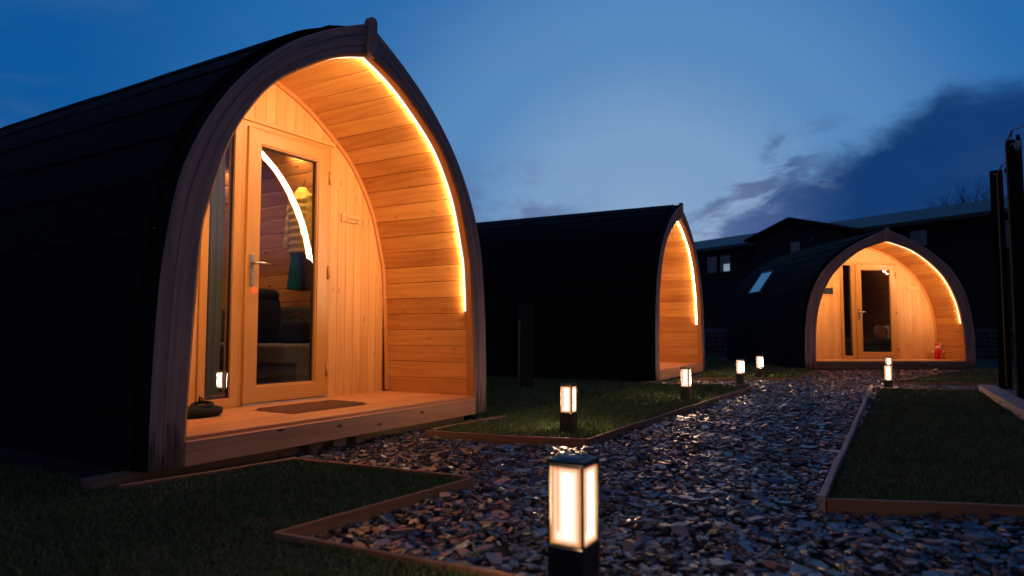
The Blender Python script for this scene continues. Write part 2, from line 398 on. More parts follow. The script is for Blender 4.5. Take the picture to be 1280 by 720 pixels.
# ------------------------------------------------------------------ the camping pod
# local frame: x across the front, y (depth) into the pod, z up, origin at the middle of the front arch
def build_pod(label, loc, rz, PO, PI, length, D, dr, name_text=None, extras=()):
    root = thing('camping_pod', label, 'camping pod', loc, rz, 'timber arch camping pods')
    po, pi = spline(PO, 60), spline(PI, 60)
    # ---- roof: lapped shingle courses on a dark shell
    m = MB(); nc = 12; pr = spline([((x + .026 * min(1, z / 1.5)) if x > 0 else 0, z + .03 * max(0, z - 1.2) / 1.7 * (1 - (z / 2.93) ** 9)) for x, z in PO], nc * 4)
    for sgn in (-1, 1):
        for c in range(nc):
            a, b = c * 4, min(c * 4 + 5, nc * 4)
            y = .126; row = random.random()
            while y < length - .001:
                w = random.uniform(.55, 1.1); y1 = min(length, y + w)
                if length - y1 < .3: y1 = length
                lift = .012 + random.uniform(-.004, .006); rg = []
                for i in range(a, b + 1):
                    t = (i - a) / (b - a); nx, nz = nrm(pr, i); o = lift * (1 - t) + .002
                    rg.append([(sgn * (pr[i][0] + nx * o), y + .002, pr[i][1] + nz * o), (sgn * (pr[i][0] + nx * o), y1 - .002, pr[i][1] + nz * o)])
                nx, nz = nrm(pr, a); low = [(sgn * pr[a][0], y + .002, pr[a][1]), (sgn * pr[a][0], y1 - .002, pr[a][1])]
                m.sweep([low] + rg, 0, False, False, random.random(), row, smooth=False)
                y = y1
    m.build('shingle_roof', 'roof', root, weld=False)
    m = MB(); full = [(-x, z) for x, z in pr] + [(x, z) for x, z in reversed(pr)][1:]
    m.sweep([[(x * .992, y, z * .996) for x, z in full] for y in (.127, length - .01)], 0, False, False, smooth=False)
    m.face([(x * .992, length - .01, z * .996) for x, z in full], 0)
    m.build('roof_shell', 'under', root, weld=False)
    m = MB(); m.sweep([[(-.13, y, pr[-1][1] - .07), (0, y, pr[-1][1] + .012), (.13, y, pr[-1][1] - .07), (0, y, pr[-1][1] - .02)] for y in (.126, length)], 0, True, True, smooth=False)
    m.build('ridge_cap', 'roof', root)
    # ---- front arch: two bands of laminated larch per side, unpainted reveal inside
    for sgn in (-1, 1):
        m = MB(); rings = []
        for i in range(0, 61):
            (xo, zo), (xi, zi) = po[i], pi[i]
            def P(t, d): return (sgn * (xo + (xi - xo) * t), d, zo + (zi - zo) * t)
            rings.append([P(0, .125), P(0, .012), P(.06, .002), P(.34, .0), P(.36, .006), P(.38, .0), P(.70, .0), P(.715, .008), P(.735, .004), P(.99, .004), P(1.075, .010), P(1.075, .034), P(1, .036), P(1, .075)])
        m.sweep(rings, 0, True, True, .4, .3 + .2 * sgn, smooth=False, mats=[2] + [0] * 8 + [1] * 4 + [2])
        m.build('arch_fascia', ['fascia', 'trim', 'roof'], root)
        # LED strip tucked behind the reveal, from shoulder height to the apex
        m = MB(); pts = [(i, pi[i]) for i in range(61) if pi[i][1] > .875]; rings = []
        for i, (x, z) in pts:
            nx, nz = nrm(pi, i)
            def Q(o, d): return (sgn * (max(0.001, x - nx * o)), d, z - nz * o)
            rings.append([Q(.0005, .0775), Q(.006, .078), Q(.0105, .083), Q(.0110, .091), Q(.0050, .0949), Q(.0005, .0950)])
        m.sweep(rings, 0, True, True, smooth=False, mats=[0, 0, 0, 1, 0, 0]); m.build('led_strip', ['ledsoft', 'led'], root)
    m = MB(); zt = PO[-1][1] + .03; zl = PI[-1][1] - .03; ring = []
    prof = [(-.037, zl + .02), (-.02, zl), (.02, zl), (.037, zl + .02), (.037, zt - .03), (.022, zt), (-.022, zt), (-.037, zt - .03)]
    m.sweep([[(x, y, z) for x, z in prof] for y in (-.032, .03)], 0, True, True, smooth=False)
    m.build('keystone_block', 'fascia', root, .004)
    # ---- porch lining boards, each running into the porch
    def lining(name, y0, y1, mat, cuts):
        m = MB(); nb = 23; lp = spline(PI, nb); th = .02
        for sgn in (-1, 1):
            for k in range(nb):
                (x0, z0), (x1, z1) = lp[k], lp[k + 1]
                if z1 < .12: continue
                dx, dz = x1 - x0, z1 - z0; l = math.hypot(dx, dz); nx, nz = dz / l * th, -dx / l * th
                ys = [y0] + [c for c in cuts if random.random() < .5] + [y1]
                for ya, yb in zip(ys, ys[1:]):
                    gx, gz = dx / l * .0012, dz / l * .0012; X0, Z0, X1, Z1 = x0 + gx, z0 + gz, max(0., x1 - gx), z1 - gz
                    q = [(sgn * X0, Z0), (sgn * X1, Z1), (sgn * (X1 + nx), Z1 + nz), (sgn * (X0 + nx), Z0 + nz)]
                    m.hexa([(x, ya + .0005, z) for x, z in q] + [(x, yb - .0005, z) for x, z in q], (0, 1, 0))
        return m.build(name, mat, root, .0045, 1, weld=False)
    lining('porch_lining', .077, D + .02, 'lining', [])
    lining('inside_lining', D + .05, length - .06, 'pine', [D + .9 + random.random(), D + 2.2])
    # ---- end wall of upright boards with an opening for door and side window
    ox0, ox1, oz = dr['w0'] - .05, dr['l1'] + .045, dr['top'] + .05
    m = MB(); xm = max(x for x, z in PI); x = -xm; bw = .098; th = .022
    while x < xm - .005:
        x1 = min(xm, x + bw)
        for a, b in ((x, x1),):
            spans = [(a, b)]
            for e in (ox0, ox1):
                spans = [q for s0, s1 in spans for q in ([(s0, e), (e, s1)] if s0 < e - .004 and e + .004 < s1 else [(s0, s1)])]
            for s0, s1 in spans:
                zlow = oz if (s0 + s1) / 2 > ox0 and (s0 + s1) / 2 < ox1 else .12
                h0, h1 = height_at(pi, s0) - .003, height_at(pi, s1) - .003
                if min(h0, h1) < zlow + .02: continue
                sd = round(x / bw) * .37 % 1; tn = (math.sin(x * 91.) * .5 + .5)
                q0 = [(s0 + .0004, D, zlow), (s1 - .0004, D, zlow), (s1 - .0004, D + th, zlow), (s0 + .0004, D + th, zlow)]
                q1 = [(s0 + .0004, D, h0), (s1 - .0004, D, h1), (s1 - .0004, D + th, h1), (s0 + .0004, D + th, h0)]
                m.hexa(q0 + q1, (0, 0, 1), 0, tn, sd)
        x = x1
    m.build('end_wall', 'endboard', root, .003, 1, weld=False)
    m = MB()   # arch moulding where wall and lining meet
    for sgn in (-1, 1):
        rings = []
        for i in range(61):
            x, z = pi[i]; nx, nz = nrm(pi, i)
            if z < .12: continue
            def Q(o, d): return (sgn * max(0, x - nx * o), d, z - nz * o)
            rings.append([Q(.001, D - .001), Q(.001, D - .020), Q(.03, D - .020), Q(.036, D - .014), Q(.036, D - .001)])
        m.sweep(rings, 0, True, True, .5, .2, smooth=False)
    m.build('arch_moulding', 'trim', root)
    m = MB(); w = min(abs(ox0), 9); m.box((ox0 - .02, D - .026, oz - .005), (ox1 + .03, D - .001, oz + .028), 0, 0, .4, .3)
    m.build('head_batten', 'endboard', root, .004)
    # ---- frame, door and side window
    def frame_bars(m, x0, x1, z0, z1, w, ya, yb, bottom=None, seedb=.1):
        bt = w if bottom is None else bottom
        def q(pts, ud, sd): m.hexa([(x, ya, z) for x, z in pts] + [(x, yb, z) for x, z in pts], ud, 0, .4, sd)
        q([(x0, z0), (x0 + w, z0 + bt), (x0 + w, z1 - w), (x0, z1)], (0, 0, 1), seedb)
        q([(x1, z0), (x1, z1), (x1 - w, z1 - w), (x1 - w, z0 + bt)], (0, 0, 1), seedb + .2)
        q([(x0, z1), (x0 + w, z1 - w), (x1 - w, z1 - w), (x1, z1)], (1, 0, 0), seedb + .4)
        q([(x0, z0), (x1, z0), (x1 - w, z0 + bt), (x0 + w, z0 + bt)], (1, 0, 0), seedb + .6)
    def panes(parent, x0, x1, z0, z1, y):
        for k, dy in enumerate((0, .015, .030)):
            m = MB(); m.face([(x0, y + dy, z0), (x1, y + dy, z0), (x1, y + dy, z1), (x0, y + dy, z1)], 0)
            m.build('glass_pane', 'glass', parent, weld=False)
        m = MB()
        for a in ((x0, x0 + .007), (x1 - .007, x1)): m.box((a[0], y + .003, z0), (a[1], y + .028, z1))
        m.box((x0 + .008, y + .003, z0), (x1 - .008, y + .028, z0 + .007)); m.box((x0 + .008, y + .003, z1 - .007), (x1 - .008, y + .028, z1))
        m.build('pane_spacer', 'gasket', parent)
    l0, l1, w0, top = dr['l0'], dr['l1'], dr['w0'], dr['top']; zb = .152
    fr = MB(); frame_bars(fr, l0 - .042, l1 + .042, zb, top + .045, .040, D - .012, D + .06, .012, .15)
    fr.build('door_frame', 'oak', root, .004)
    ds = MB(); frame_bars(ds, l0, l1, zb + .014, top, .112, D - .030, D + .034, .122, .35)
    frame_bars(ds, l0 + .108, l1 - .108, zb + .132, top - .108, .016, D - .022, D + .03, None, .05)
    door = ds.build('door', 'oak', root, .006, 3)
    panes(door, l0 + .124, l1 - .124, zb + .148, top - .124, D - .001)
    h = MB(); hx = l0 + .045; hz = dr['hz']
    h.box((hx - .016, D - .041, hz - .17), (hx + .016, D - .0305, hz + .07)); h.build('handle_plate', 'steel', door, .003)
    h = MB(); h.tube([(hx, D - .041, hz), (hx, D - .085, hz), (hx + .012, D - .092, hz), (hx + .05, D - .094, hz + .003), (hx + .125, D - .088, hz - .004)], [.010, .010, .011, .010, .008], 0, 10)
    h.build('handle', 'steel', door)
    h = MB(); h.tube([(hx, D - .041, hz - .10), (hx, D - .050, hz - .10)], [.010, .010], 0, 12); h.build('key_cylinder', 'steel', door)
    for z in (top - .24, (top + zb) / 2 + .0, zb + .23):
        h = MB(); h.tube([(l1 + .006, D - .036, z - .055), (l1 + .006, D - .036, z + .055)], .011, 0, 8); h.build('hinge', 'oak', door)
    h = MB(); h.box((l0 - .02, D - .05, zb - .004), (l1 + .02, D - .0125, zb + .011), 0); h.build('threshold', 'steel', root, .002)
    sw = MB(); frame_bars(sw, w0 - .045, l0 - .043, zb, top + .045, .058, D - .012, D + .06, .07, .62)
    win = sw.build('side_window', 'oak', root, .005, 3)
    panes(win, w0 - .045 + .058, l0 - .043 - .058, zb + .07, top - .013, D + .004)
    for dy in dr.get('spots', ()):  # near pod's first is a real fitting, all others are added fill light
        sx = .67; sz = height_at(pi, sx) - .012; m = MB(); m.tube([(sx, dy, sz - .012), (sx, dy, sz + .03)], .042, 0, 18); o = m.build('downlight_or_fill', 'white', root)
        m = MB(); m.tube([(sx, dy, sz - .0135), (sx, dy, sz - .0125)], .030, 0, 18); m.build('lamp_or_fill_lens', dr.get('lens', 'spot'), o)
    # ---- deck, its face board, bearers
    m = MB(); hw = width_at(pi, .15) - .003; y = .02
    while y < D + .3:
        m.box((-hw, y, .120), (hw, y + .114, .150), 0); y += .120
    m.build('deck', 'deck', root, .004, 1)
    m = MB(); m.box((-hw, -.004, -.005), (hw, .018, .127), 0, 0, .4, .35); m.build('deck_face_board', dr.get('face', 'deckface'), root, .005)  # far pod: darker timber colour stands in for weaker light on this board
    m = MB(); bz = -loc[2] + .0
    m.box((-PO[0][0] - .22, .10, bz), (hw - .03, .20, -.008), 0); m.box((-hw - .12, .205, bz), (hw + .13, .24, -.03), 0)
    for k in range(3): m.box((-hw + .9 + .21 * k, .055, bz + .01), (-hw + .99 + .21 * k, .098, -.02), 2)
    m.box((-PO[0][0] - .02, .3, bz), (-PO[0][0] + .08, length, -.005), 1, 1); m.box((PO[0][0] - .08, .3, bz), (PO[0][0] + .02, length, -.005), 1, 1)
    m.build('bearers', ['bearer', 'under', 'bearer'], root, .004)
    m = MB(); m.box((-hw - .05, D + .06, .121), (hw + .05, length - .1, .147), 1); m.build('inside_floor', 'sofadark', root)
    m = MB(); m.face([(x, length - .07, z) for x, z in [(-a, b) for a, b in pi] + [(a, b) for a, b in reversed(pi)][1:]], 0)
    m.build('inside_back_wall', 'sofadark' if dr.get('shadeback') else 'pine', root, weld=False)  # far pod: shade of the unlit depth put into the wall colour
    # ---- name plate
    n = dr['plate']; m = MB(); m.box((n[0], D - .017, n[1]), (n[2], D - .001, n[3]), 0); pl = m.build('name_plate', 'plate', root, .004)
    for x in (n[0] + .014, n[2] - .014):
        m = MB(); m.tube([(x, D - .0172, (n[1] + n[3]) / 2), (x, D - .019, (n[1] + n[3]) / 2)], .0045, 0, 10); m.build('screw', 'engrave', pl)
    if name_text:
        cu = bpy.data.curves.new('lettering', 'FONT'); cu.body = name_text; cu.size = .058; cu.extrude = .0004; cu.align_x = 'CENTER'; cu.align_y = 'CENTER'; cu.shear = .15
        tmp = bpy.data.objects.new('tmp', cu); COL.objects.link(tmp); dg = bpy.context.evaluated_depsgraph_get()
        me = bpy.data.meshes.new_from_object(tmp.evaluated_get(dg)); bpy.data.objects.remove(tmp)
        me.transform(Matrix.Translation(((n[0] + n[2]) / 2, D - .0178, (n[1] + n[3]) / 2)) @ Matrix.Rotation(R(90), 4, 'X'))
        me.materials.clear(); me.materials.append(M['engrave'])
        o = bpy.data.objects.new('lettering', me); COL.objects.link(o); o.parent = pl
    return root

PHI1, PHI2, PHI3 = R(59.04), R(61.), R(3.)
L1, L2, L3 = (-1.0145, 4.7767, .10), (2.165 + 1.545 * math.cos(PHI2), 10.3 + 1.545 * math.sin(PHI2), .072), (7.741, 13.978, .065)
pod1 = build_pod('largest nearest dark shingled arch pod with glazed door and lit timber porch at left', L1, PHI1, PO1, PI1, 7.2, 1.0,
                 dict(l0=-.255, l1=.555, w0=-.57, top=2.25, hz=1.215, plate=(.728, 1.668, .955, 1.735), spots=(1.57, 2.7, 3.9)), 'Quinag')  # the two deeper downlights are added to brighten the inside
pod2 = copy_tree(pod1); pod2.location = L2; pod2.rotation_euler[2] = PHI2
pod2['label'] = 'middle dark arch pod seen from the side with only its lit porch lining showing'
pod3 = build_pod('farthest wide dark arch pod facing the path with a skylight on its roof side', L3, PHI3, PO3, PI3, 4.3, .88,
                 dict(l0=-.21, l1=.675, w0=-.50, top=2.205, hz=1.17, plate=(.945, 1.64, 1.235, 1.715), shadeback=True, spots=(1.9,), lens='fillspot', face='bearer'))  # its inside downlight is added fill light
# skylight and wall vent of the far pod
m = MB(); a0, a1 = (-1.655, 1.66), (-1.275, 2.205); dx, dz = a1[0] - a0[0], a1[1] - a0[1]; l = math.hypot(dx, dz); nx, nz = -dz / l, dx / l
def SK(t, o, y): return (a0[0] + dx * t + nx * o, y, a0[1] + dz * t + nz * o)
for (t0, t1, ya, yb) in ((0, 1, 2.46, 2.49), (0, 1, 3.11, 3.14), (0, .05, 2.491, 3.109), (.93, 1, 2.491, 3.109)):
    m.hexa([SK(t0, -.06, ya), SK(t1, -.06, ya), SK(t1, .05, ya), SK(t0, .05, ya), SK(t0, -.06, yb), SK(t1, -.06, yb), SK(t1, .05, yb), SK(t0, .05, yb)], (0, 1, 0))
sk = m.build('skylight', 'leadgrey', pod3, .006)
def mirrorglass():
    m_, nt, b = newmat('skylight_glass')
    co = nt.new('ShaderNodeTexCoord').outputs['Object']
    nt.l.new(nt.mix(nt.noise(co, 3., 2), (.015, .02, .03, 1), (.03, .035, .05, 1)), b.inputs['Base Color'])
    b.inputs['Roughness'].default_value = .03; b.inputs['Specular IOR Level'].default_value = 1.; b.inputs['Coat Weight'].default_value = 1.; b.inputs['IOR'].default_value = 3.
    return m_
M['skyglass'] = mirrorglass()
m = MB(); m.face([SK(.05, .042, 2.49), SK(.93, .042, 2.49), SK(.93, .042, 3.11), SK(.05, .042, 3.11)], 0); m.build('glass_pane', 'skyglass', sk, weld=False)
m = MB(); D3 = .88
for (x0, x1, z0, z1) in ((-.96, -.70, 1.535, 1.555), (-.96, -.70, 1.69, 1.71), (-.96, -.945, 1.556, 1.689), (-.715, -.70, 1.556, 1.689)): m.box((x0, D3 - .02, z0), (x1, D3 - .001, z1), 0)
v = m.build('wall_vent', 'endboard', pod3, .003); m = MB()
m.face([(-.945, D3 - .004, 1.555), (-.715, D3 - .004, 1.555), (-.715, D3 - .004, 1.69), (-.945, D3 - .004, 1.69)], 0); m.build('vent_grille', 'gasket', v, weld=False)

def pod_world(L, phi, x, y, z):
    c, s = math.cos(phi), math.sin(phi); return (L[0] + x * c - y * s, L[1] + x * s + y * c, L[2] + z)
def in_pod(name, label, cat, L, phi, p, group=None, turn=0.): return thing(name, label, cat, pod_world(L, phi, *p), phi + turn, group)

# ------------------------------------------------------------------ things in and on the near pod
t = in_pod('sofa', 'grey fabric sofa along the right wall seen through the near pod door', 'sofa', L1, PHI1, (0, 0, .15))
def rbox(mm, a, b, name, mat, parent, bev=.03):
    mm.box(a, b); return mm.build(name, mat, parent, bev, 4)
rbox(MB(), (.54, 1.33, .26), (1.12, 3.1, .445), 'seat_cushion', 'sofa', t, .035)
rbox(MB(), (.56, 1.33, .055), (1.12, 3.1, .255), 'base_panel', 'sofadark', t, .012)
rbox(MB(), (.535, 1.12, .055), (1.14, 1.325, .45), 'armrest', 'sofa', t, .035)
rbox(MB(), (1.005, 1.33, .447), (1.11, 3.1, .80), 'back_cushion', 'sofadark', t, .04)
for x, y in ((.60, 1.18), (1.05, 1.18), (.60, 3.0), (1.05, 3.0)):
    m = MB(); m.box((x - .03, y - .03, -.003), (x + .03, y + .03, .054)); m.build('leg', 'plate', t, .004)
t = in_pod('backpack', 'large black backpack standing on the sofa inside the near pod', 'backpack', L1, PHI1, (.80, 2.12, .595))
m = MB(); m.blob((0, 0, .23), (.16, .20, .25), 0, 22, .035, 4, 3.); m.build('main_bag', 'bag', t)
m = MB(); m.blob((-.15, 0, .17), (.07, .15, .14), 0, 18, .04, 5, 3.); m.build('front_pocket', 'bag', t)
m = MB(); m.blob((.0, -.02, .45), (.14, .16, .07), 0, 18, .05, 6, 2.6); m.build('top_flap', 'bag', t)
m = MB(); m.tube([(-.12, .10, .42), (-.20, .12, .33), (-.215, .11, .2), (-.17, .10, .06)], .012, 0, 8); m.build('strap', 'bag', t)
t = in_pod('shoulder_bag', 'small black zipped bag with brown top handle on the sofa', 'bag', L1, PHI1, (.82, 1.63, .595))
m = MB(); m.blob((0, 0, .105), (.09, .15, .108), 0, 22, .012, 8, 5.); m.build('main_bag', 'bag', t)
m = MB(); m.tube([(0, -.10, .20), (0, -.08, .25), (0, 0, .27), (0, .08, .25), (0, .10, .20)], .011, 0, 8); m.build('carry_handle', 'baghandle', t)
t = in_pod('jacket', 'child size yellow quilted jacket hanging inside the near pod door', 'jacket', L1, PHI1, (.845, 1.62, 1.43))
m = MB(); rings = []
for k in range(37):
    z = .62 * k / 36; puff = 1 + .07 * math.sin(2 * math.pi * k / 4)
    wy = (.15 - .015 * z) * (1 if z < .5 else max(.28, 1 - (z - .5) * 6.)); wx = .085 * (1 if z < .5 else max(.3, 1 - (z - .5) * 5.))
    rings.append([(wx * puff * math.cos(q), wy * puff * math.sin(q), z) for q in [2 * math.pi * j / 20 for j in range(20)]])
m.sweep(rings, 0, True, True); m.build('jacket_body', 'yellow', t)
for sg in (-1, 1):
    m = MB(); n = 21; pts = [(0.0 - .02 * k / n, sg * (.11 + .07 * k / n), .54 - .52 * k / n) for k in range(n)]
    m.tube(pts, [.052 * (1 + .09 * math.sin(2 * math.pi * k / 4)) * (1 - .25 * k / n) for k in range(n)], 0, 12); m.build('sleeve', 'yellow', t)
m = MB(); m.tube([(.0, 0, .60), (.03, 0, .70)], .006, 0, 6); m.build('hanging_loop', 'navy', t)
t = in_pod('trousers', 'teal padded trousers hanging below the yellow jacket', 'trousers', L1, PHI1, (.845, 1.62, 1.09))
for sg, mt in ((1, 'teal'), (-1, 'navy')):
    m = MB(); m.tube([(0, sg * .055, .345), (0, sg * .065, .2), (-.01, sg * .085, .03), (-.012, sg * .09, 0)], [.062, .062, .058, .06], 0, 14); m.build('trouser_leg', mt, t)
t = in_pod('curtain', 'grey curtain gathered behind the near pod side window', 'curtain', L1, PHI1, (-.50, 1.13, .19))
m = MB(); g = []
for k in range(33):
    x = -.10 + .24 * k / 32; yo = .022 * math.sin(k * 1.35) + .008 * math.sin(k * .6)
    g.append([(x + .02 * math.sin(z * 1.3), yo * (1.1 - .2 * z / 2.), z) for z in [2.02 * j / 10 for j in range(11)]])
m.sweep(g, 0, False, False); m.build('curtain_cloth', 'curtain', t, weld=False)
t = in_pod('door_mat', 'brown coir doormat lying on the near pod porch before the door', 'doormat', L1, PHI1, (.0, .0, .151))
m = MB(); c = [(-.42, .66), (.36, .79), (.40, .39), (-.33, .29)]
c = [(-.40, .44), (.40, .44), (.40, .90), (-.40, .90)]
nx_, ny_ = 20, 12; rows = []
for i in range(nx_ + 1):
    col = []
    for j in range(ny_ + 1):
        e = min(i, nx_ - i, j, ny_ - j); col.append((-.37 + .75 * i / nx_, .31 + .42 * j / ny_, (.001 if e == 0 else .016) + random.uniform(-.001, .0015)))
    rows.append(col)
m.sweep(rows, 0, False, False); m.build('mat_pile', 'coir', t)
t = in_pod('black_shoe', 'black slip-on shoe lying crumpled on the near pod deck', 'shoe', L1, PHI1, (-.80, .70, .15))
m = MB(); m.blob((0, 0, .035), (.17, .085, .042), 0, 24, .05, 3, 2.4); m.build('shoe_upper', 'bag', t)
m = MB(); m.tube([(.02 + .065 * math.cos(q), -.01 + .05 * math.sin(q), .078 + .012 * math.sin(q + .6)) for q in [2 * math.pi * k / 20 for k in range(21)]], .012, 0, 8); m.build('shoe_collar', 'bag', t)
m = MB(); m.tube([(.04, .03, .085), (.055, .04, .115), (.03, .035, .125), (.02, .02, .09)], .007, 0, 6); m.build('pull_loop', 'bag', t)
hx, hz = -.255 + .045, 1.215
t = in_pod('key_ring', 'orange key tag hanging from the near pod door lock', 'keys', L1, PHI1, (hx, 1. - .053, hz - .10))
m = MB(); m.box((-.002, -.012, -.012), (.002, -.001, .012)); m.box((-.001, -.016, -.06), (.001, -.013, -.004)); m.build('key', 'steel', t)
m = MB(); m.tube([(0, -.013, -.105), (0, -.019, -.105)], .028, 0, 18); m.build('key_tag', 'orange', t)

# ------------------------------------------------------------------ things in and on the far pod
t = in_pod('sofa', 'long dark grey daybed seen through the far pod door', 'sofa', L3, PHI3, (0, 0, .15))
rbox(MB(), (-.5, 2.0, .05), (1.5, 2.75, .27), 'base_panel', 'sofadark', t, .01)
rbox(MB(), (-.52, 1.97, .275), (1.5, 2.75, .42), 'seat_cushion', 'sofadark', t, .04)
for nm, lb, x, mt, rx, gy in (('pillow', 'patterned pinkish cushion leaning on the far pod daybed', 1.24, 'pillow', -.35, 0), ('pillow', 'plain white cushion leaning on the far pod daybed', 1.56, 'white', .15, .06)):
    t = in_pod(nm, lb, 'cushion', L3, PHI3, (x, 2.45 + gy, .565), 'cushions on the far pod daybed'); t.rotation_euler[1] = -rx; t.rotation_euler[0] = -.25
    m = MB(); m.blob((0, 0, .17), (.17, .07, .17), 0, 24, .01, 3, 3.4); o = m.build('pillow_cover', mt, t)
t = in_pod('framed_picture', 'small pale picture seen through the far pod side window', 'picture', L3, PHI3, (-.36, 2.3, 1.0))
m = MB(); m.box((-.17, 0, 0), (.17, .02, .50)); o = m.build('picture_frame', 'endboard', t, .004); m = MB(); m.box((-.13, -.004, .04), (.13, -.001, .46)); m.build('picture_sheet', 'plate', t)
t = in_pod('plush_doll', 'small red plush doll with pompom hat on the far pod porch', 'doll', L3, PHI3, (1.43, .66, .15))
for sg in (-1, 1):
    m = MB(); m.tube([(sg * .032, 0, .0), (sg * .033, 0, .05), (sg * .03, 0, .12)], [.034, .036, .036], 0, 12); m.build('leg', 'red', t)
    m = MB(); m.tube([(sg * .04, 0, .185), (sg * .075, -.015, .165), (sg * .098, -.03, .16)], [.026, .024, .022], 0, 10); m.build('arm', 'red', t)
    m = MB(); m.blob((sg * .108, -.034, .16), (.019, .019, .019), 0, 10); m.build('mitten', 'white', t)
m = MB(); m.blob((0, 0, .145), (.062, .05, .07), 0, 16, .0, 1, 2.4); m.build('torso', 'red', t)
hd = MB(); hd.blob((0, -.005, .252), (.058, .052, .056), 0, 18); h_ = hd.build('head', 'skin', t)
m = MB(); m.blob((0, -.06, .25), (.012, .012, .012), 0, 10); m.build('nose', 'red', h_)
for sg in (-1, 1):
    m = MB(); m.blob((sg * .02, -.053, .265), (.006, .005, .007), 0, 8); m.build('eye', 'gasket', h_)
m = MB(); m.tube([(0, .004, .283), (.004, .006, .312), (.03, .004, .33), (.052, 0, .325)], [.052, .040, .024, .012], 0, 14); m.build('hat', 'red', t)
m = MB(); m.blob((.062, 0, .322), (.019, .019, .019), 0, 12); m.build('pompom', 'white', t)

# ------------------------------------------------------------------ garden lamps
def make_lamp(label, loc, body=.143):
    t = thing('bollard_lamp', label, 'garden lamp', loc, PHI1, 'square garden lamps beside the path')
    s = .05; zp = body; zt = body + .205
    m = MB(); m.box((-s, -s, -.06), (s, s, zp)); m.build('lamp_post', 'black', t, .003)
    m = MB(); m.box((-s - .001, -s - .001, zt), (s + .001, s + .001, zt + .010)); m.box((-s + .02, -s + .02, zt + .0102), (s - .02, s - .02, zt + .013)); m.build('lamp_cap', 'black', t, .003)
    m = MB()
    for x in (-1, 1):
        for y in (-1, 1): m.box((x * s, y * s, zp + .001), (x * (s - .007), y * (s - .007), zt - .001))
    for x in (-1, 1):
        m.box((x * s, -s + .0075, zp + .001), (x * (s - .006), s - .0075, zp + .007)); m.box((-s + .0075, x * s, zp + .001), (s - .0075, x * (s - .006), zp + .007))
        m.box((x * s, -s + .0075, zt - .007), (x * (s - .006), s - .0075, zt - .001)); m.box((-s + .0075, x * s, zt - .007), (s - .0075, x * (s - .006), zt - .001))
    m.build('lamp_frame', 'black', t, .0015)
    q = s - .0045
    for k in range(4):
        c, sn = math.cos(k * math.pi / 2), math.sin(k * math.pi / 2); e = s - .0075
        P = [(-e, -q, zp + .007), (e, -q, zp + .007), (e, -q, zt - .007), (-e, -q, zt - .007)]
        m = MB(); m.face([(x * c - y * sn, x * sn + y * c, z) for x, y, z in P], 0, [(0, 0), (1, 0), (1, 1), (0, 1)])
        m.build('lamp_panel', 'opal', t, weld=False)
    return t
lamp = make_lamp('nearest lit square lamp, standing in the slate chips at the front', (.158, 1.78, .0), .262)
base = make_lamp('lit square lamp on the corner of the middle lawn nearest the path', (.427, 5.20, .05))
for lb, p in (('lit square lamp midway along the middle lawn in front of the middle pod', (1.93, 7.62, .05)),
              ('lit square lamp at the pointed far end of the middle lawn', (3.36, 10.10, .045)),
              ('lit square lamp on the small far lawn beyond the middle pod', (4.17, 11.55, .05)),
              ('lit square lamp at the far corner of the right lawn before the far pod', (5.053, 9.22, .01)),
              ('lit square lamp half hidden behind the lamp before the far pod', (6.015, 10.95, .05))):
    c = copy_tree(base); c.location = p; c['label'] = lb

# ------------------------------------------------------------------ ground
def poly_obj(name, pts, z, mat, kind='structure', th=0):
    bm = bmesh.new(); vs = [bm.verts.new((x, y, z)) for x, y in pts]; f = bm.faces.new(vs); f.normal_update()
    if f.normal.z < 0: f.normal_flip()
    bmesh.ops.triangulate(bm, faces=bm.faces)
    me = bpy.data.meshes.new(name); bm.to_mesh(me); bm.free(); me.materials.append(M[mat])
    o = bpy.data.objects.new(name, me); COL.objects.link(o); return tag(o, kind=kind)
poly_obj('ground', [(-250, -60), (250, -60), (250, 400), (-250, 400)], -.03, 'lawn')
poly_obj('gravel_bed', [(-3, 0.5), (6, .5), (12, 8), (12, 14.5), (2, 14.5), (-3, 6)], -.012, 'soil')
A, B, Cc, Dd = (-1.258, 4.03), (-.202, 3.502), (-.867, 2.558), (.0, 2.111); E2 = (1.2, 1.49)
lawnW = [(-1.90, 3.36), A, B, Cc, Dd, E2, (1.2, -2), (-9, -2), (-9, 7.4)]
lawnM = [(-.66, 5.14), (.502, 4.713), (3.05, 8.98), (3.36, 9.50), (3.30, 9.70), (2.9, 9.74), (2.30, 9.74), (1.9, 10.2), (-4, 13.5), (-5, 10.5), (-.30, 6.12), (-.62, 5.42)]
lawnN = [(2.9, 11.0), (4.40, 11.02), (4.75, 11.35), (5.85, 13.2), (5.95, 13.9), (5.6, 20), (-1, 20), (-1, 16.5), (3.75, 13.3)]
lawnR = [(1.368, 3.068), (4.83, 9.02), (6.05, 8.72), (2.80, 2.82)]
lawnS = [(5.42, 9.96), (15, 9.96), (15, 16), (9.7, 14.1), (8.35, 12.95)]
LW = [lawnW, lawnM, lawnN, lawnR, lawnS]
for p in LW: poly_obj('lawn', p, .045, 'lawn')

